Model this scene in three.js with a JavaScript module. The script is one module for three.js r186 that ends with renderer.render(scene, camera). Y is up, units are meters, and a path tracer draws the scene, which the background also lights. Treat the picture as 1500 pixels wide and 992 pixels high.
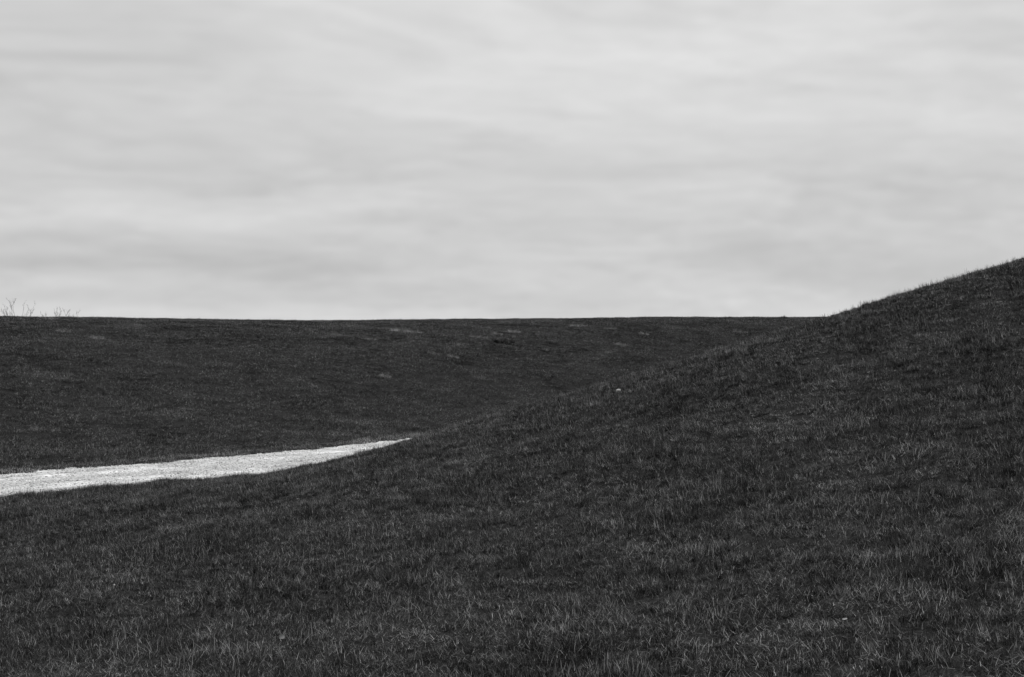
import * as THREE from 'three';
import { ImprovedNoise } from 'three/addons/math/ImprovedNoise.js';
import { mergeGeometries } from 'three/addons/utils/BufferGeometryUtils.js';

// ------------------------------------------------------------------ camera, sky, sun, exposure
const scene = new THREE.Scene();
const EYE = 1.6;                                     // eye height above the turf under the photographer
const FOCAL = 2066;                                  // pixels of the 1500 x 992 photograph: a 50 mm lens on 35 mm film
const camera = new THREE.PerspectiveCamera(2 * Math.atan(496 / FOCAL) * 180 / Math.PI, 1500 / 992, 0.1, 3000);
camera.position.set(0, EYE, 0);
camera.lookAt(0, EYE, -10);

const noise = new ImprovedNoise();
function fbm(x, y, z, oct) {
  let a = 1, s = 0, n = 0;
  for (let i = 0; i < oct; i++) { s += a * noise.noise(x, y, z); n += a; a *= 0.5; x = x * 2.03 + 11.7; y = y * 2.03 + 5.1; z = z * 2.03 + 3.3; }
  return s / n;
}
const smooth = (a, b, x) => { const t = Math.min(1, Math.max(0, (x - a) / (b - a))); return t * t * (3 - 2 * t); };

const SUN_DIR = new THREE.Vector3(Math.sin(0.15) * Math.cos(1.25), Math.sin(1.25), -Math.cos(0.15) * Math.cos(1.25)).normalize();
{
  // an overcast sky of thin, drawn-out layers: brighter overhead, brighter round the hidden sun
  // the thicker and thinner banks of cloud in the photograph: bearing, elevation, extent in degrees, tilt, more or less light let through
  const banks = [[-13.6, 5.2, 7, 1.3, 0, 0.06], [-0.8, 5.5, 6, 0.9, 0.15, -0.05], [16, 5.2, 6, 1.1, 0.1, -0.045], [-11, 7.7, 8, 0.9, -0.08, -0.045], [-8.3, 3, 7, 0.7, 0.02, -0.04], [8, 12.5, 9, 2.2, 0, 0.04], [-16, 10.5, 6, 1.6, 0, -0.03]];
  const W = 2048, H = 1024, data = new Float32Array(W * H * 4);
  for (let j = 0; j < H; j++) {
    const el = ((j + 0.5) / H - 0.5) * Math.PI, y = Math.sin(el), c = Math.cos(el);
    for (let i = 0; i < W; i++) {
      const az = ((i + 0.5) / W - 0.5) * 2 * Math.PI, x = Math.cos(az) * c, z = Math.sin(az) * c;
      let L;
      if (y < -0.02) L = 0.3;
      else {
        const cosSun = x * SUN_DIR.x + y * SUN_DIR.y + z * SUN_DIR.z;
        L = 0.535 * (1 + 0.85 * Math.max(0, y)) + 0.36 * Math.pow(Math.max(0, cosSun), 3);
        // layers lie on a sheet high above, seen ever flatter towards the horizon
        const k = 1 / (Math.max(0, y) + 0.16), ax = x * k, az_ = z * k, px = ax * 0.97 - az_ * 0.24, pz = ax * 0.24 + az_ * 0.97;
        const wx = fbm(px * 0.8 + 3, 4.2, pz * 0.9, 4), wz = fbm(px * 0.8 - 7, 9.4, pz * 1.0, 4);
        const broad = fbm(px * 0.6 + 9.1 + wx, 1.3, pz * 1.0 + wz * 1.2, 3);
        const streak = fbm(px * 1.2 - 2.2 + wx * 1.6, 7.7, pz * 3.2 + wz * 2.2, 4);
        const fine = fbm(px * 4 + 1.7 + wx * 3, 2.9, pz * 13 + wz * 5, 4);
        const patch = smooth(-0.25, 0.3, fbm(px * 1.1 + 31, 5.9, pz * 1.6 + wz, 3));
        const mottle = fbm(px * 9 + 4.4 + wx * 4, 6.1, pz * 16 + wz * 4, 3);
        L *= 1 + 0.08 * mottle + 0.19 * broad + 0.17 * streak + 0.17 * fine * (0.3 + 0.7 * patch);
        const toEast = Math.atan2(x, -z) * 57.296, up = el * 57.296;
        for (const [a, e, sa, se, tilt, amp] of banks) { const u = (toEast - a) / sa, v = (up - e - tilt * (toEast - a) + 1.2 * wz + 0.8 * streak) / se; if (u * u + v * v < 9) L *= 1 + amp * Math.exp(-u * u - v * v); }
        L += 0.12 * Math.exp(-Math.max(0, y) / 0.035);      // the paler air low down
      }
      const q = (j * W + i) * 4;
      data[q] = data[q + 1] = data[q + 2] = L; data[q + 3] = 1;
    }
  }
  const sky = new THREE.DataTexture(data, W, H, THREE.RGBAFormat, THREE.FloatType);
  sky.mapping = THREE.EquirectangularReflectionMapping;
  sky.magFilter = sky.minFilter = THREE.LinearFilter; sky.wrapS = THREE.RepeatWrapping; sky.needsUpdate = true;
  scene.background = sky; scene.environment = sky;
}
const sun = new THREE.DirectionalLight(0xffffff, 0.9);
sun.position.copy(SUN_DIR).multiplyScalar(120); sun.target.position.set(0, 0, -25);
sun.castShadow = true; sun.shadow.radius = 36; sun.shadow.mapSize.set(4096, 4096);
Object.assign(sun.shadow.camera, { left: -60, right: 60, top: 60, bottom: -60, near: 1, far: 300 });
scene.add(sun, sun.target);

const renderer = new THREE.WebGLRenderer({ antialias: true });
renderer.toneMapping = THREE.LinearToneMapping;
renderer.toneMappingExposure = 1;
renderer.shadowMap.enabled = true;
renderer.setSize(1024, 677);

// ------------------------------------------------------------------ helpers
let seed = 20240611;
const rnd = () => { seed = (seed + 0x6D2B79F5) | 0; let t = Math.imul(seed ^ (seed >>> 15), 1 | seed); t = (t + Math.imul(t ^ (t >>> 7), 61 | t)) ^ t; return ((t ^ (t >>> 14)) >>> 0) / 4294967296; };
const between = (a, b) => a + (b - a) * rnd();
const shade = (o) => { o.traverse((m) => { if (m.isMesh) { m.castShadow = true; m.receiveShadow = true; } }); return o; };
const used = {};
function add(o, name, data) {
  used[name] = (used[name] ?? -1) + 1;
  o.name = used[name] ? name + '_' + String(used[name]).padStart(3, '0') : name;
  o.userData = { ...o.userData, ...data };
  scene.add(shade(o));
  return o;
}

// ------------------------------------------------------------------ terrain: x to the right, d metres ahead (z = -d)
const fromPhoto = (px, py, d, drop = 0) => [(px - 750) / FOCAL * d, d, EYE - (py - 496) / FOCAL * d - drop];
const FAR_EDGE = [[-22, 5], [-14, 13.2], [-7.54, 20.8], [-6.05, 22.2], [-3.5, 25.7], [-2.08, 28.1], [0, 32], [2.6, 36], [6.5, 39], [13, 41], [30, 44]];
const knots = [
  // the brow of the near hill
  ...[[1500, 386, 15.5], [1350, 425, 16], [1200, 468, 16.6], [1000, 526, 17.6], [800, 586, 18.8], [700, 614, 19.5], [600, 646, 20.2], [540, 666, 20.3], [480, 683, 20.2]].map(([a, b, c]) => fromPhoto(a, b, c, 0.045)),
  // its back and its top
  [7.5, 22, 2.2], [5.6, 22, 1.3], [3.5, 23.5, .7], [1.5, 25, .15], [-.2, 26, -.25], [9, 27, .9], [12, 20, 3.6], [9, 16, 3.3], [9, 10, 2.0], [16, 14, 4.6], [16, 28, 2.2],
  // the slope in front
  [0, 6.7, 0], [2.1, 6, .33], [-2.6, 7.4, -.22], [0, 0, -.02], [4, 1, .55], [-5, 1, -.45], [0, 12, .32], [3.2, 11, 1.0], [-3, 12.5, -.12], [-9, 6, -.5], [-5, 14, -.33], [0, -20, -.3], [20, -20, 1], [-25, -20, -1],
  // the hollow with the path
  ...FAR_EDGE.map(([x, d]) => [x, d, -.4]), [-6.26, 17.4, -.4], [-5.2, 19.3, -.4], [-4.2, 20.6, -.4], [-12, 10, -.42], [10, 36, -.3], [20, 38, -.2],
  // the far bank and the ground behind its crest
  [-12, 31, 1.05], [-5.5, 35, .95], [1.5, 42, .95], [6.5, 47, 1.05], [-20, 25, 1.0], [15, 48, 1.0],
];
for (const [x, d, py] of [[-30, 42, 463], [-17, 46, 462], [-8, 49, 468], [0, 52, 467], [7, 55, 465], [12, 57, 465], [20, 60, 462], [40, 66, 455]]) {
  const h = EYE - (py - 496) / FOCAL * d;
  knots.push([x, d, h - .06], [x * 1.05, d + 10, h - .3], [x * 1.15, d + 30, h - 1.8]);
}
const bend2 = (r2) => (r2 > 1e-12 ? r2 * Math.log(r2) : 0);
const weights = (() => {                              // thin-plate spline through the knots
  const n = knots.length, N = n + 3, A = [];
  for (let i = 0; i < N; i++) {
    const r = new Float64Array(N + 1);
    for (let j = 0; j < N; j++) {
      if (i < n && j < n) r[j] = bend2((knots[i][0] - knots[j][0]) ** 2 + (knots[i][1] - knots[j][1]) ** 2) + (i === j ? .25 : 0);
      else if (i < n) r[j] = [1, knots[i][0], knots[i][1]][j - n];
      else if (j < n) r[j] = [1, knots[j][0], knots[j][1]][i - n];
    }
    r[N] = i < n ? knots[i][2] : 0;
    A.push(r);
  }
  for (let c = 0; c < N; c++) {
    let p = c;
    for (let r = c + 1; r < N; r++) if (Math.abs(A[r][c]) > Math.abs(A[p][c])) p = r;
    [A[c], A[p]] = [A[p], A[c]];
    for (let r = 0; r < N; r++) if (r !== c) { const f = A[r][c] / A[c][c]; if (f) for (let k = c; k <= N; k++) A[r][k] -= f * A[c][k]; }
  }
  return A.map((r, i) => r[N] / r[i]);
})();
function landform(x, d) {
  const far = smooth(75, 110, Math.hypot(x, d - 25));
  if (far >= 1) return -1.5;
  const n = knots.length;
  let h = weights[n] + weights[n + 1] * x + weights[n + 2] * d;
  for (let i = 0; i < n; i++) h += weights[i] * bend2((x - knots[i][0]) ** 2 + (d - knots[i][1]) ** 2);
  return h * (1 - far) - 1.5 * far;
}
// the path: centre line half a width to the near side of its far edge
const HALF = 1.38;
const middle = new THREE.CatmullRomCurve3(FAR_EDGE.map(([x, d], i) => {
  const a = FAR_EDGE[Math.max(0, i - 1)], b = FAR_EDGE[Math.min(FAR_EDGE.length - 1, i + 1)], l = Math.hypot(b[0] - a[0], b[1] - a[1]);
  return new THREE.Vector3(x + (b[1] - a[1]) / l * HALF, 0, -(d - (b[0] - a[0]) / l * HALF));
}));
const line = middle.getSpacedPoints(280), lineLength = middle.getLength();
const heading = line.map((p, i) => { const a = line[Math.max(0, i - 1)], b = line[Math.min(line.length - 1, i + 1)]; return b.clone().sub(a).normalize(); });
function alongPath(x, d) {                             // [metres to the right of the centre line, metres along it]
  let best = 1e9, k = 0;
  for (let i = 0; i < line.length; i++) { const e = (line[i].x - x) ** 2 + (line[i].z + d) ** 2; if (e < best) { best = e; k = i; } }
  const t = heading[k], dx = x - line[k].x, dz = -d - line[k].z;
  return [-dx * t.z + dz * t.x, k / (line.length - 1) * lineLength + dx * t.x + dz * t.z];
}
const edgeWobble = (s, side) => 0.13 * noise.noise(s * 0.8, side * 7.3, 0.5) + 0.18 * noise.noise(s * 2.2, side * 3.1, 4.5) + 0.17 * noise.noise(s * 5.5, side * 5.7, 8.5);
const pathLevel = (s) => -0.4 + 0.015 * noise.noise(s * 0.2, 3.3, 1.1);
function pathState(x, d) {
  const [u, s] = alongPath(x, d), side = u > 0 ? 1 : -1;
  return { u, s, out: Math.abs(u) - HALF - edgeWobble(s, side) - (u > 0 ? 0.16 : 0) };       // out: metres beyond the ragged edge
}
function ground(x, d, state) {
  let h = landform(x, d);
  const p = state || (Math.abs(h + .4) < 1.6 && d < 60 && d > 0 ? pathState(x, d) : null);
  const near = smooth(90, 50, Math.hypot(x, d - 20));
  let bump = near * (0.035 * noise.noise(x * 0.9, 1.5, d * 0.9) + 0.026 * noise.noise(x * 2.3, 5.5, d * 2.3) + 0.016 * noise.noise(x * 5.3, 9.5, d * 5.3));
  bump *= 1 - 0.2 * smooth(24, 34, d);
  if (p) {
    const w = smooth(0.95, 0.1, p.out);                                   // level out towards the path
    h = h * (1 - w) + (pathLevel(p.s) + 0.035 * smooth(-.1, .3, p.out) - 0.06 * smooth(0.02, -0.12, p.out)) * w;
    bump *= smooth(-0.05, 0.5, p.out);
  }
  return h + bump;
}
const UPV = new THREE.Vector3(0, 1, 0);
function normalAt(x, d, e = 0.25) {
  return new THREE.Vector3((landform(x - e, d) - landform(x + e, d)) / (2 * e), 1, -(landform(x, d - e) - landform(x, d + e)) / (2 * e)).normalize();
}
function hit(px, py, from = 4, to = 80) {              // where the line of sight through a photo pixel meets the turf
  for (let d = from; d < to; d += 0.02) { const x = (px - 750) / FOCAL * d; if (ground(x, d) + 0.01 >= EYE - (py - 496) / FOCAL * d) return [x, d]; }
  return [(px - 750) / FOCAL * to, to];
}

// ------------------------------------------------------------------ ground sheet
function grey(v, rough = 0.9, extra = {}) { return new THREE.MeshStandardMaterial({ color: new THREE.Color().setRGB(v, v, v), roughness: rough, ...extra }); }
function noiseTexture(size, f, srgb = true) {
  const data = new Uint8Array(size * size * 4);
  for (let j = 0; j < size; j++) for (let i = 0; i < size; i++) {
    const v = Math.max(0, Math.min(255, Math.round(255 * f(i / size, j / size, i, j)))), q = (j * size + i) * 4;
    data[q] = data[q + 1] = data[q + 2] = v; data[q + 3] = 255;
  }
  const t = new THREE.DataTexture(data, size, size, THREE.RGBAFormat);
  t.wrapS = t.wrapT = THREE.RepeatWrapping; t.magFilter = THREE.LinearFilter; t.minFilter = THREE.LinearMipmapLinearFilter; t.generateMipmaps = true;
  if (srgb) t.colorSpace = THREE.SRGBColorSpace;
  t.needsUpdate = true;
  return t;
}
const torus = (u, v, f, seedZ) => {                    // noise that repeats without a seam
  const a = u * 2 * Math.PI, b = v * 2 * Math.PI;
  return noise.noise(Math.cos(a) * f + seedZ, Math.sin(a) * f + Math.cos(b) * f * 0.77, Math.sin(b) * f + 3.1);
};
{
  const steps = (spec) => { const out = []; for (const [a, b, s] of spec) for (let v = a; v < b - 1e-6; v += s) out.push(v); out.push(spec[spec.length - 1][1]); return out; };
  const xs = steps([[-1500, -300, 200], [-300, -80, 20], [-80, -30, 2], [-30, -12, 0.4], [-12, 9, 0.12], [9, 14, 0.25], [14, 40, 0.5], [40, 80, 2], [80, 300, 20], [300, 1500, 200]]);
  const dz = steps([[-1500, -300, 200], [-300, -60, 20], [-60, -4, 2], [-4, 3, 0.5], [3, 30, 0.12], [30, 62, 0.3], [62, 100, 1.5], [100, 300, 20], [300, 1500, 200]]);
  const pos = new Float32Array(xs.length * dz.length * 3), uv = new Float32Array(xs.length * dz.length * 2), idx = [];
  let q = 0;
  for (let j = 0; j < dz.length; j++) for (let i = 0; i < xs.length; i++, q++) {
    pos[q * 3] = xs[i]; pos[q * 3 + 1] = ground(xs[i], dz[j]); pos[q * 3 + 2] = -dz[j];
    uv[q * 2] = xs[i] / 1.7; uv[q * 2 + 1] = dz[j] / 1.7;
    if (i && j) { const a = q, b = q - 1, c = q - xs.length, e = c - 1; idx.push(e, c, b, c, a, b); }
  }
  const g = new THREE.BufferGeometry();
  g.setAttribute('position', new THREE.BufferAttribute(pos, 3)); g.setAttribute('uv', new THREE.BufferAttribute(uv, 2)); g.setIndex(idx); g.computeVertexNormals();
  const soil = noiseTexture(512, (u, v) => 0.13 + 0.06 * torus(u, v, 6, 0) + 0.10 * torus(u, v, 26, 7) + 0.12 * rnd() * rnd());
  const m = new THREE.MeshPhysicalMaterial({ map: soil, bumpMap: soil, bumpScale: 0.02, roughness: 0.95, specularIntensity: 0.1 });
  add(new THREE.Mesh(g, m), 'ground', { kind: 'structure' });
}

// ------------------------------------------------------------------ gravel path
{
  const along = 420, across = 24, pos = [], uv = [], idx = [];
  for (let k = 0; k <= along; k++) {
    const t = k / along, c = middle.getPointAt(t), h = middle.getTangentAt(t), s = t * lineLength;
    for (let a = 0; a <= across; a++) {
      const f = a / across * 2 - 1, u = f * (HALF + 0.28) + 0.09;
      const x = c.x - h.z * u, z = c.z + h.x * u;
      const rut = -0.018 * (Math.exp(-(((u - 0.62) / 0.28) ** 2)) + Math.exp(-(((u + 0.62) / 0.28) ** 2)));
      pos.push(x, pathLevel(s) + rut + 0.008 * noise.noise(x * 3, 1, z * 3) + 0.006 * noise.noise(x * 9, 4, z * 9) - 0.05 * smooth(HALF + 0.06, HALF + 0.36, Math.abs(u)), z);
      uv.push((u + HALF + .25) / 3.4, s / 6.8);
      if (k && a) { const q = pos.length / 3 - 1, b = q - 1, e = q - across - 1, g = e - 1; idx.push(g, b, e, e, b, q); }
    }
  }
  const g = new THREE.BufferGeometry();
  g.setAttribute('position', new THREE.Float32BufferAttribute(pos, 3)); g.setAttribute('uv', new THREE.Float32BufferAttribute(uv, 2)); g.setIndex(idx); g.computeVertexNormals();
  // crushed pale stone with dark grit and soil washed into thin lines along it, most on the strip between the wheel tracks
  const size = 1024, grit = new Float32Array(size * size);
  for (let n = 0; n < 15000; n++) {
    const u = rnd(), lateral = u * 3.4 - HALF - .3, mid = Math.exp(-((lateral / 0.38) ** 2)) + .7 * Math.exp(-(((Math.abs(lateral) - 1.15) / 0.2) ** 2));
    if (rnd() > 0.16 + 0.84 * mid) continue;
    const v = rnd(), len = Math.ceil(between(4, 34)), wid = Math.ceil(between(1, 4)), dark = between(0.1, 0.42);
    for (let j = 0; j < len; j++) for (let i = 0; i < wid; i++) {
      if (rnd() < 0.25) continue;
      const X = (Math.floor(u * size) + i + size) % size, Y = (Math.floor(v * size) + j) % size;
      grit[Y * size + X] = Math.max(grit[Y * size + X], dark);
    }
  }
  // silt in the wheel tracks and worn lines, drawn out along the path
  const lane = (u, v) => { const b = v * 2 * Math.PI; return noise.noise(u * 9, Math.cos(b) * 0.9 + 5, Math.sin(b) * 0.9) + 0.8 * noise.noise(u * 26, Math.cos(b) * 2 + 9, Math.sin(b) * 2); };
  const map = noiseTexture(size, (u, v, i, j) => 0.835 + 0.06 * torus(u, v, 5, 1) + 0.04 * torus(u, v, 30, 5) + 0.17 * lane(u, v) + 0.09 * (rnd() - 0.5) - grit[j * size + i]);
  const m = new THREE.MeshStandardMaterial({ map, bumpMap: map, bumpScale: 0.02, roughness: 0.95 });
  add(new THREE.Mesh(g, m), 'path', { kind: 'structure' });
}

// ------------------------------------------------------------------ grass blades
function bladeSoup() { return { p: [], n: [], c: [] }; }
function blade(s, x, y, z, len, wid, az, lean, curl, tone) {
  // a tapering strip in three pieces that leans and then droops
  const dx = Math.cos(az), dz = Math.sin(az), sx = -dz, sz = dx, tw = between(-0.6, 0.6);
  const wx = sx * Math.cos(tw) + dx * Math.sin(tw) * 0.5, wz = sz * Math.cos(tw) + dz * Math.sin(tw) * 0.5;
  const P = [], N = [];
  let a = lean, cx = x, cy = y, cz = z;
  const R = [1, 0.85, 0.55, 0];
  for (let k = 0; k < 4; k++) {
    P.push([cx, cy, cz, wid * R[k] * 0.5]);
    N.push([-dx * Math.cos(a), Math.sin(a), -dz * Math.cos(a)]);
    cx += dx * Math.sin(a) * len / 3; cz += dz * Math.sin(a) * len / 3; cy += Math.cos(a) * len / 3; a += curl / 3;
    if (cy < 0.004 && k > 0) cy = 0.004 + 0.004 * rnd();
  }
  const put = (k, side) => { const q = P[k]; s.p.push(q[0] + side * wx * q[3], q[1], q[2] + side * wz * q[3]); s.n.push(...N[k]); const t = tone; s.c.push(t, t, t); };
  for (let k = 0; k < 2; k++) { put(k, -1); put(k, 1); put(k + 1, -1); put(k, 1); put(k + 1, 1); put(k + 1, -1); }
  put(2, -1); put(2, 1); put(3, 0);
}
function soupGeometry(s) {
  const g = new THREE.BufferGeometry();
  g.setAttribute('position', new THREE.Float32BufferAttribute(s.p, 3)); g.setAttribute('normal', new THREE.Float32BufferAttribute(s.n, 3)); g.setAttribute('color', new THREE.Float32BufferAttribute(s.c, 3));
  return g;
}
function bladeTone(dry) {                              // dark living blades, paler old ones, some of last year's straw
  if (rnd() < dry) return between(0.14, 0.32);
  const g = Math.sqrt(-2 * Math.log(1 - rnd())) * Math.cos(6.283 * rnd());
  return Math.min(0.4, Math.max(0.007, 0.0235 * Math.exp(1.05 * g)));
}
function tuft(radius, count, { len = [0.03, 0.075], wid = [0.0025, 0.0045], lean = [0.25, 1.6], dry = 0.05, comb = 0.9, straws = 0, sprigs = 0, clumps = 12 } = {}) {
  const s = bladeSoup(), hearts = [];
  for (let i = 0; i < clumps; i++) { const r = radius * Math.sqrt(rnd()), a = rnd() * 6.283; hearts.push([r * Math.cos(a), r * Math.sin(a), rnd() < 0.4 ? (rnd() + rnd() - 1) * comb : rnd() * 6.283, between(...lean), between(0.75, 1.4), between(0.5, 1.8)]); }
  for (let i = 0; i < count + straws; i++) {
    const straw = i >= count;
    if (!straw && rnd() < 0.55 && clumps) {            // blades that grow from one heart and fall the same way
      const [hx, hz, az, ln, size, tint] = hearts[Math.floor(rnd() * clumps)], r = radius * 0.2 * Math.sqrt(rnd()), a = rnd() * 6.283;
      blade(s, hx + r * Math.cos(a), -0.006, hz + r * Math.sin(a), between(...len) * size, between(...wid), az + between(-.7, .7), Math.max(0, ln + between(-.4, .4)), between(0, 0.8), bladeTone(dry) * tint);
      continue;
    }
    const r = radius * Math.sqrt(rnd()) * (rnd() < 0.15 ? 1.25 : 1), a = rnd() * 6.283;
    blade(s, r * Math.cos(a), straw ? 0.01 : -0.008, r * Math.sin(a), between(...len) * (straw ? 1.4 : 1), between(...wid) * (straw ? 0.75 : 1), rnd() * 6.283, between(...lean), straw ? between(0, 0.5) : between(0, 1.1), straw ? between(0.2, 0.42) : bladeTone(dry));
  }
  const sx = between(-.6, .6) * radius, sz = between(-.6, .6) * radius;
  for (let i = 0; i < sprigs; i++) blade(s, sx + between(-.02, .02), 0, sz + between(-.02, .02), between(0.05, 0.095), between(0.002, 0.0035), rnd() * 6.283, between(0.0, 0.5), between(0.1, 0.9), between(0.03, 0.09));
  return soupGeometry(s);
}
const bladeMaterial = new THREE.MeshPhysicalMaterial({ vertexColors: true, roughness: 0.7, specularIntensity: 0.15, transmission: 0.25, thickness: 0, side: THREE.DoubleSide });

function field(name, variants, places, label) {
  const group = new THREE.Group(), lists = variants.map(() => []);
  for (const p of places) lists[p.v % variants.length].push(p);
  const M = new THREE.Matrix4(), q = new THREE.Quaternion(), q2 = new THREE.Quaternion(), tint = new THREE.Color();
  lists.forEach((list, k) => {
    const im = new THREE.InstancedMesh(variants[k], bladeMaterial, list.length);
    list.forEach((p, i) => {
      q.setFromUnitVectors(UPV, p.n); q2.setFromAxisAngle(UPV, p.turn); q.multiply(q2);
      M.compose(new THREE.Vector3(p.x, p.y, -p.d), q, new THREE.Vector3(p.w, p.h, p.w));
      im.setMatrixAt(i, M); im.setColorAt(i, tint.setRGB(p.t, p.t, p.t));
    });
    im.name = 'blades'; im.frustumCulled = false; im.userData.kind = 'stuff';
    group.add(im);
  });
  return add(group, name, { kind: 'stuff', label, category: 'grass' });
}
// where the dead grass lies flat on the far bank: photo pixel, width in pixels, how bleached
const bankPatches = [[598, 489, 34, 1.0], [540, 500, 20, .8], [577, 487, 16, 1], [671, 508, 14, .9], [702, 497, 22, .7], [728, 492, 18, .7], [752, 489, 26, .8], [845, 480, 26, .9], [895, 484, 16, .7], [943, 492, 16, 1], [908, 508, 22, .7], [890, 519, 10, .8],
  [635, 521, 16, .7], [663, 526, 18, .8], [563, 555, 22, .9], [74, 470, 18, .8], [93, 489, 20, .9], [142, 499, 20, 1], [200, 480, 16, .6], [52, 634, 16, .9], [455, 486, 16, .6], [492, 494, 14, .6], [265, 538, 20, .5], [700, 556, 18, .5], [1085, 489, 18, .6]];
const bankSpots = bankPatches.map(([px, py, w]) => { const [x, d] = hit(px, py); return [x, d, w / 2 / FOCAL * d]; });
// how the sward varies from place to place: taller and ranker, thinner and shorter, more or less bleached
const rank = (x, d) => fbm(x * 1.1 + 20, 3.7, d * 1.1, 3);
const bleach = (x, d) => fbm(x * 0.8 - 8, 8.2, d * 0.8, 4);
const comb = (x, d) => 6.283 * noise.noise(x * 0.45, 6.6, d * 0.45) + 2.4;
function scatter(d0, d1, gap, widthAt, test, size, dusty) {
  const out = [];
  for (let d = d0; d < d1; d += gap) {
    const w = widthAt(d);
    for (let x = -w; x < w; x += gap) {
      const X = x + (rnd() - 0.5) * gap * 1.4, D = d + (rnd() - 0.5) * gap * 1.4;
      const hh = landform(X, D), st = Math.abs(hh + .4) < 0.6 && D < 60 ? pathState(X, D) : null;
      const keep = test(X, D, st);
      if (!keep) continue;
      const r = rank(X, D), b = bleach(X, D);
      const fringe = st ? smooth(0.5, 0.05, st.out) : 0;
      out.push({ x: X, d: D, y: ground(X, D, st), n: normalAt(X, D).lerp(UPV, 0.4).normalize(), v: D < 7.8 && rnd() < 0.45 ? 2 + 5 * Math.floor(rnd() * 2) : Math.floor(rnd() * 960), turn: comb(X, D) + (rnd() - 0.5) * 1.6,
        w: between(0.85, 1.15) * size, h: Math.max(0.45, 0.95 + (D > 24 ? 0.6 : 0.9) * r + 0.4 * (rnd() - 0.5)) * (1 - 0.15 * fringe) * (dusty ? (st.u > 0 ? 1.4 : 0.8) : 1) * (D > 15 && bankSpots.some(([sx, sd, sr]) => Math.abs(X - sx) < sr && Math.abs(D - sd) < sr * 0.7) ? 0.75 : 1), t: Math.max(0.4, 1.04 + (D > 24 ? 1.0 : 0.7) * b + 0.85 * (rnd() - 0.5)) * (dusty && st && st.u < 0 ? 1.7 : 1) });
    }
  }
  return out;
}
const nearTufts = [];
for (let i = 0; i < 12; i++) nearTufts.push(tuft(0.13, 440, { len: [[0.018, 0.047], [0.022, 0.056], [0.015, 0.038]][i % 3], wid: [0.0017, 0.0034], dry: [0.01, 0.02, 0.035][i % 3], comb: [0.5, 0.9, 1.4][(i + 1) % 3], straws: [6, 10, 22, 4, 8][i % 5], sprigs: [0, 6, 4, 0, 7, 0, 9, 0, 3, 0, 0, 5][i] }));
const farTufts = [];
for (let i = 0; i < 8; i++) farTufts.push(tuft(0.24, 460, { clumps: 22, len: [0.02, 0.06], wid: [0.003, 0.005], dry: [0.02, 0.045][i % 2], straws: 12, sprigs: [0, 6, 0, 8, 0, 0, 4, 0][i] }));
const edgeTufts = [];
for (let i = 0; i < 4; i++) edgeTufts.push(tuft(0.055, 50, { len: [0.025, 0.06], dry: 0.1, lean: [0.1, 1.0], straws: 2 }));

const wide = (d) => 0.395 * d + 1.3;
field('meadow_grass', nearTufts, scatter(4.3, 23, 0.115, wide, (x, d, st) => !st || (st.out > 0.13 && st.u > 0), 1), 'short dark matted grass covering the near hillside');
field('bank_grass', farTufts, scatter(11, 63, 0.23, wide, (x, d, st) => {
  if (st) return st.out > 0.3 && (st.u < 0 || d > 23);
  return d > 23 || alongPath(x, d)[0] < 0;
}, 1), 'short dark grass covering the far bank beyond the path');
field('verge_grass', edgeTufts, scatter(10, 42, 0.07, (d) => 0.4 * d + 1, (x, d, st) => st && st.out < 0.42 && d < 42 && (st.out > 0.02 || (st.out > -0.22 && rnd() < 0.28 * Math.exp(st.out / 0.07))), 1, true), 'low grass fringing both edges of the pale path');

// ------------------------------------------------------------------ loose stones on the path
{
  const stone = (r) => {
    const g = new THREE.IcosahedronGeometry(r, 0), p = g.attributes.position;
    const a = between(0.7, 1.3), b = between(0.45, 0.8), c = between(0.7, 1.3), o = rnd() * 50;
    for (let i = 0; i < p.count; i++) { const k = 1 + 0.25 * noise.noise(p.getX(i) / r + o, p.getY(i) / r, p.getZ(i) / r); p.setXYZ(i, p.getX(i) * a * k, p.getY(i) * b * k, p.getZ(i) * c * k); }
    g.rotateY(rnd() * 6.28); g.computeVertexNormals();
    const t = rnd() < 0.2 ? between(0.15, 0.35) : between(0.55, 0.78), col = new Float32Array(p.count * 3).fill(t);
    g.setAttribute('color', new THREE.BufferAttribute(col, 3)); g.deleteAttribute('uv');
    return g;
  };
  const patches = [];
  for (let v = 0; v < 5; v++) {
    const parts = [];
    for (let i = 0; i < 45; i++) { const q = rnd(), g = stone(0.004 + 0.014 * q * q * q), r = 0.2 * Math.sqrt(rnd()), a = rnd() * 6.283; g.translate(r * Math.cos(a), 0.003, r * Math.sin(a)); parts.push(g); }
    patches.push(mergeGeometries(parts));
  }
  const group = new THREE.Group(), m = new THREE.MeshStandardMaterial({ vertexColors: true, roughness: 0.9 }), lists = patches.map(() => []);
  for (let s = 8; s < lineLength - 22; s += 0.17) for (let u = -HALF - 0.1; u <= HALF + 0.25; u += 0.17) {
    const t = (s + between(-.1, .1)) / lineLength, c = middle.getPointAt(t), h = middle.getTangentAt(t), U = u + between(-.1, .1);
    if (rnd() > 0.4 + 0.6 * Math.exp(-((U / 0.35) ** 2)) + 0.3 * smooth(1.0, 1.3, Math.abs(U))) continue;
    lists[Math.floor(rnd() * 5)].push(new THREE.Matrix4().makeRotationY(rnd() * 6.28).setPosition(c.x - h.z * U, pathLevel(t * lineLength), c.z + h.x * U));
  }
  lists.forEach((l, k) => { const im = new THREE.InstancedMesh(patches[k], m, l.length); l.forEach((M, i) => im.setMatrixAt(i, M)); im.name = 'stones'; im.userData.kind = 'stuff'; group.add(im); });
  add(group, 'gravel', { kind: 'stuff', label: 'small loose pale stones scattered over the path', category: 'gravel' });
}

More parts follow.
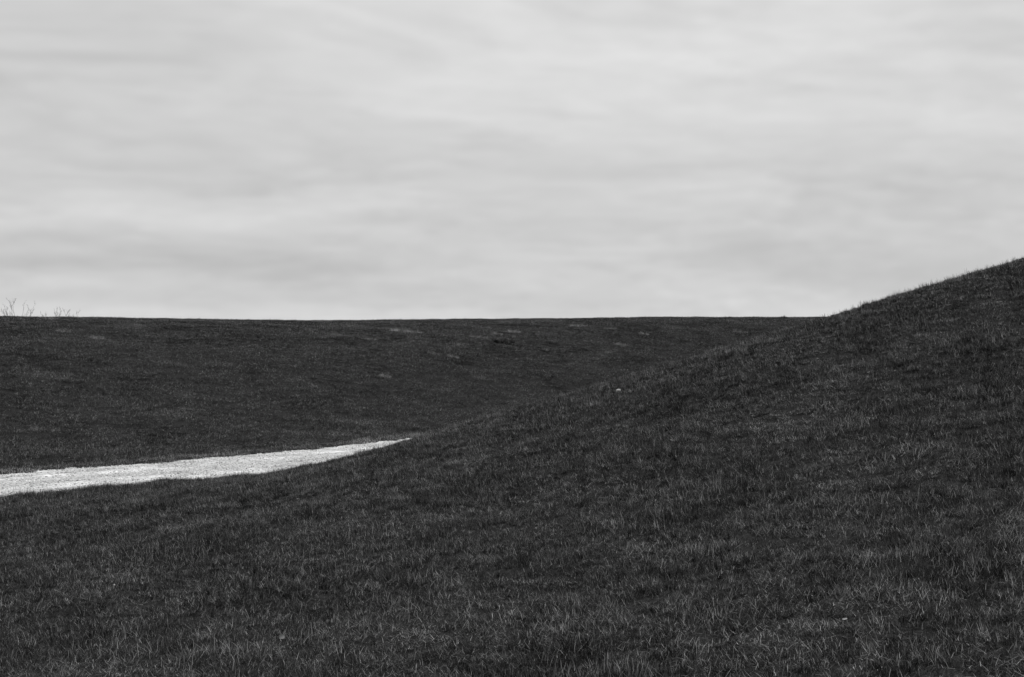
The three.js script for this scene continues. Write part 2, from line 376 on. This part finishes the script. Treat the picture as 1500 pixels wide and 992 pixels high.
// ------------------------------------------------------------------ bleached patches of flattened dead grass
function strawPatch(halfX, halfD, count, { len = [0.05, 0.12], wid = [0.003, 0.006], lean = [1.0, 1.5], tone = [0.2, 0.42] } = {}) {
  const s = bladeSoup(), o = rnd() * 90;
  for (let i = 0; i < count; i++) {
    // ragged: thick in a few spots along the streak, thinning outwards
    const spot = Math.floor(rnd() * 5), x = -0.7 + 0.35 * spot + 0.22 * Math.sin(o + spot * 2.4) + (rnd() + rnd() + rnd() - 1.5) * 0.42, z = 0.5 * Math.sin(o * 2 + spot * 3.7) + (rnd() + rnd() + rnd() - 1.5) * 0.7;
    blade(s, x * halfX, 0.045 + 0.04 * rnd(), z * halfD, between(...len), between(...wid), rnd() * 6.283, between(...lean), between(0, 0.4), between(...tone));
  }
  return soupGeometry(s);
}
const patchGeos = [0, 1, 2, 3].map(() => strawPatch(1, 1, 260, { len: [0.1, 0.24], wid: [0.008, 0.018], tone: [0.22, 0.56] }));
bankPatches.forEach(([px, py, w, t], i) => {
  const [x, d] = hit(px, py), half = w / 2 / FOCAL * d;
  const m = new THREE.Mesh(patchGeos[i % 4], new THREE.MeshPhysicalMaterial({ vertexColors: true, color: new THREE.Color().setRGB(t, t, t), roughness: 0.8, specularIntensity: 0.25, side: THREE.DoubleSide }));
  m.position.set(x, ground(x, d), -d); m.quaternion.setFromUnitVectors(UPV, normalAt(x, d)); m.rotateY(between(-0.5, 0.5));
  m.scale.set(half * 1.0, 1, half * between(0.5, 1.0));
  add(m, 'dead_grass_patch', { label: ({ 0: 'longest pale streak of flattened dead grass on the far bank', 6: 'pale streak of dead grass just above the dark tussock on the bank', 19: 'pale spot of dead grass low on the bank above the gravel path' })[i] || 'short pale streak of flattened dead grass on the open upper bank', category: 'dead grass', group: 'bleached grass patches on the far bank' });
});
function standing(name, px, py, geometry, label, category, group, from = 4, sink = 0) {
  const [x, d] = hit(px, py, from), m = new THREE.Mesh(geometry, bladeMaterial);
  m.position.set(x, ground(x, d) - sink, -d);
  return add(m, name, { label, category, ...(group ? { group } : {}) });
}
standing('dry_grass_tuft', 529, 667, tuft(0.08, 140, { clumps: 0, len: [0.07, 0.13], wid: [0.004, 0.007], lean: [0.1, 0.9], dry: 0.95 }), 'pale dry tuft leaning over the edge of the gravel path', 'grass tuft');
standing('dark_grass_tussock', 1147, 466, tuft(0.16, 300, { clumps: 3, len: [0.08, 0.15], wid: [0.006, 0.01], lean: [0.1, 1.2], dry: 0 }), 'small dark tussock on the level skyline of the far bank', 'grass tussock', null, 30);
standing('grass_tussock', 1271, 449, tuft(0.1, 220, { len: [0.05, 0.1], lean: [0, 1.1], dry: 0.02 }), 'dark tussock on the brow of the near hill against the sky', 'grass tussock');
standing('bank_tussock', 737, 502, tuft(0.36, 600, { clumps: 5, len: [0.1, 0.2], wid: [0.006, 0.012], lean: [0.1, 1.2], dry: 0 }), 'dark tussock among pale dead grass high on the far bank', 'grass tussock', null, 30);

// ------------------------------------------------------------------ a pale stone and scraps of dead leaf in the turf
{
  const g = new THREE.IcosahedronGeometry(0.024, 2), p = g.attributes.position;
  for (let i = 0; i < p.count; i++) { const k = 1 + 0.35 * noise.noise(p.getX(i) * 30 + 3, p.getY(i) * 30, p.getZ(i) * 30); p.setXYZ(i, p.getX(i) * k * 1.25, p.getY(i) * k * 0.8, p.getZ(i) * k); }
  g.computeVertexNormals();
  const [x, d] = hit(906, 576), m = new THREE.Mesh(g, grey(0.34, 0.85));
  m.position.set(x, ground(x, d) + 0.038, -d);
  add(m, 'stone', { label: 'small pale stone lying in the grass near the brow of the hill', category: 'stone' });
  const leaf = (len, wid) => {
    const q = new THREE.PlaneGeometry(len, wid, 10, 6), a = q.attributes.position;
    for (let i = 0; i < a.count; i++) {
      const u = a.getX(i) / len * 2, v = a.getY(i) / wid * 2, w = Math.pow(Math.max(0, 1 - u * u), 0.6) * (1 + 0.15 * Math.sin(u * 9));
      a.setXYZ(i, u * len / 2, 0.3 * wid * v * v * w + 0.08 * len * u * u + 0.02 * len * Math.sin(v * 3 + u * 2), v * w * wid / 2);
    }
    q.computeVertexNormals(); return q;
  };
  for (const [px, py, len, tone, where] of [[167, 866, 0.02, 0.36, 'tiny whitish leaf scrap lying in the grass on the low slope'], [1238, 921, 0.03, 0.42, 'narrow pale leaf scrap tilted among the grass blades'], [412, 945, 0.045, 0.13, 'curled greyish dead leaf resting on top of the turf']]) {
    const [lx, ld] = hit(px, py), l = new THREE.Mesh(leaf(len, len * (tone === 0.42 ? 0.35 : 0.7)), grey(tone, 0.8, { side: THREE.DoubleSide }));
    l.position.set(lx, ground(lx, ld) + 0.05, -ld); l.rotation.set(0.7, rnd() * 6, 0.3, 'YXZ');
    add(l, 'dead_leaf', { label: where, category: 'leaf' });
  }
}

// ------------------------------------------------------------------ bare shrubs standing behind the crest of the far bank
function shrub(px, py, d, spreadPx, stems, label) {
  const x = (px - 750) / FOCAL * d, base = ground(x, d), top = EYE - (py - 496) / FOCAL * d, H = top - base, half = spreadPx / 2 / FOCAL * d;
  const root = new THREE.Group(); root.position.set(x, base - 0.02, -d);
  const bark = grey(0.06, 0.9), twigBark = grey(0.08, 0.9);
  for (let k = 0; k < stems; k++) {
    const f = stems > 1 ? k / (stems - 1) * 2 - 1 : 0, ex = half * (f + between(-.15, .15)), ez = between(-.8, .8), h = H * between(0.9, 1) * (1 - 0.12 * Math.abs(f));
    const pts = [new THREE.Vector3(f * 0.12, 0, ez * 0.1), new THREE.Vector3(ex * 0.3, h * 0.35, ez * 0.3), new THREE.Vector3(ex * 0.62 + between(-.08, .08), h * 0.66, ez * 0.6), new THREE.Vector3(ex, h, ez)];
    const curve = new THREE.CatmullRomCurve3(pts);
    const limb = (c, r0, r1, n, sides) => {
      const g = new THREE.TubeGeometry(c, n, 1, sides, false), p = g.attributes.position, v = new THREE.Vector3();
      for (let i = 0; i <= n; i++) { const o = c.getPointAt(i / n), r = r0 + (r1 - r0) * i / n; for (let j = 0; j <= sides; j++) { const q = i * (sides + 1) + j; v.fromBufferAttribute(p, q).sub(o).multiplyScalar(r).add(o); p.setXYZ(q, v.x, v.y, v.z); } }
      g.computeVertexNormals(); return g;
    };
    const stem = new THREE.Mesh(limb(curve, 0.013, 0.003, 14, 6), bark); stem.name = 'stem'; root.add(stem);
    const twigs = [];
    const sprout = (from, dir, len, r, depth) => {
      const side = new THREE.Vector3(between(-.3, .3), between(.05, .35), between(-.3, .3)).multiplyScalar(len * 0.4);
      const c = new THREE.CatmullRomCurve3([from, from.clone().addScaledVector(dir, len * 0.5).addScaledVector(side, 0.3), from.clone().addScaledVector(dir, len).add(side)]);
      twigs.push(limb(c, r, r * 0.45, 5, 4));
      if (depth) for (let i = 0; i < 3; i++) { const t = between(0.3, 0.9); sprout(c.getPointAt(t), c.getTangentAt(t).add(new THREE.Vector3(between(-.7, .7), between(0, .5), between(-.7, .7))).normalize(), len * between(0.4, 0.6), r * 0.6, depth - 1); }
    };
    for (let i = 0; i < 9; i++) { const t = between(0.35, 0.97); sprout(curve.getPointAt(t), curve.getTangentAt(t).add(new THREE.Vector3(between(-.9, .9), between(0.1, .6), between(-.6, .6))).normalize(), between(0.2, 0.4), 0.004, 2); }
    const tw = new THREE.Mesh(mergeGeometries(twigs), twigBark); tw.name = 'twigs'; tw.userData.kind = 'stuff'; stem.add(tw);
  }
  return add(root, 'bare_shrub', { label, category: 'shrub', group: 'leafless shrubs behind the far bank' });
}
shrub(27, 443, 70, 54, 9, 'leafless shrub with wide fanning stems showing over the crest of the far bank');
shrub(84, 449, 72, 44, 7, 'smaller leafless shrub with sparse upright stems showing over the far bank');

renderer.render(scene, camera);
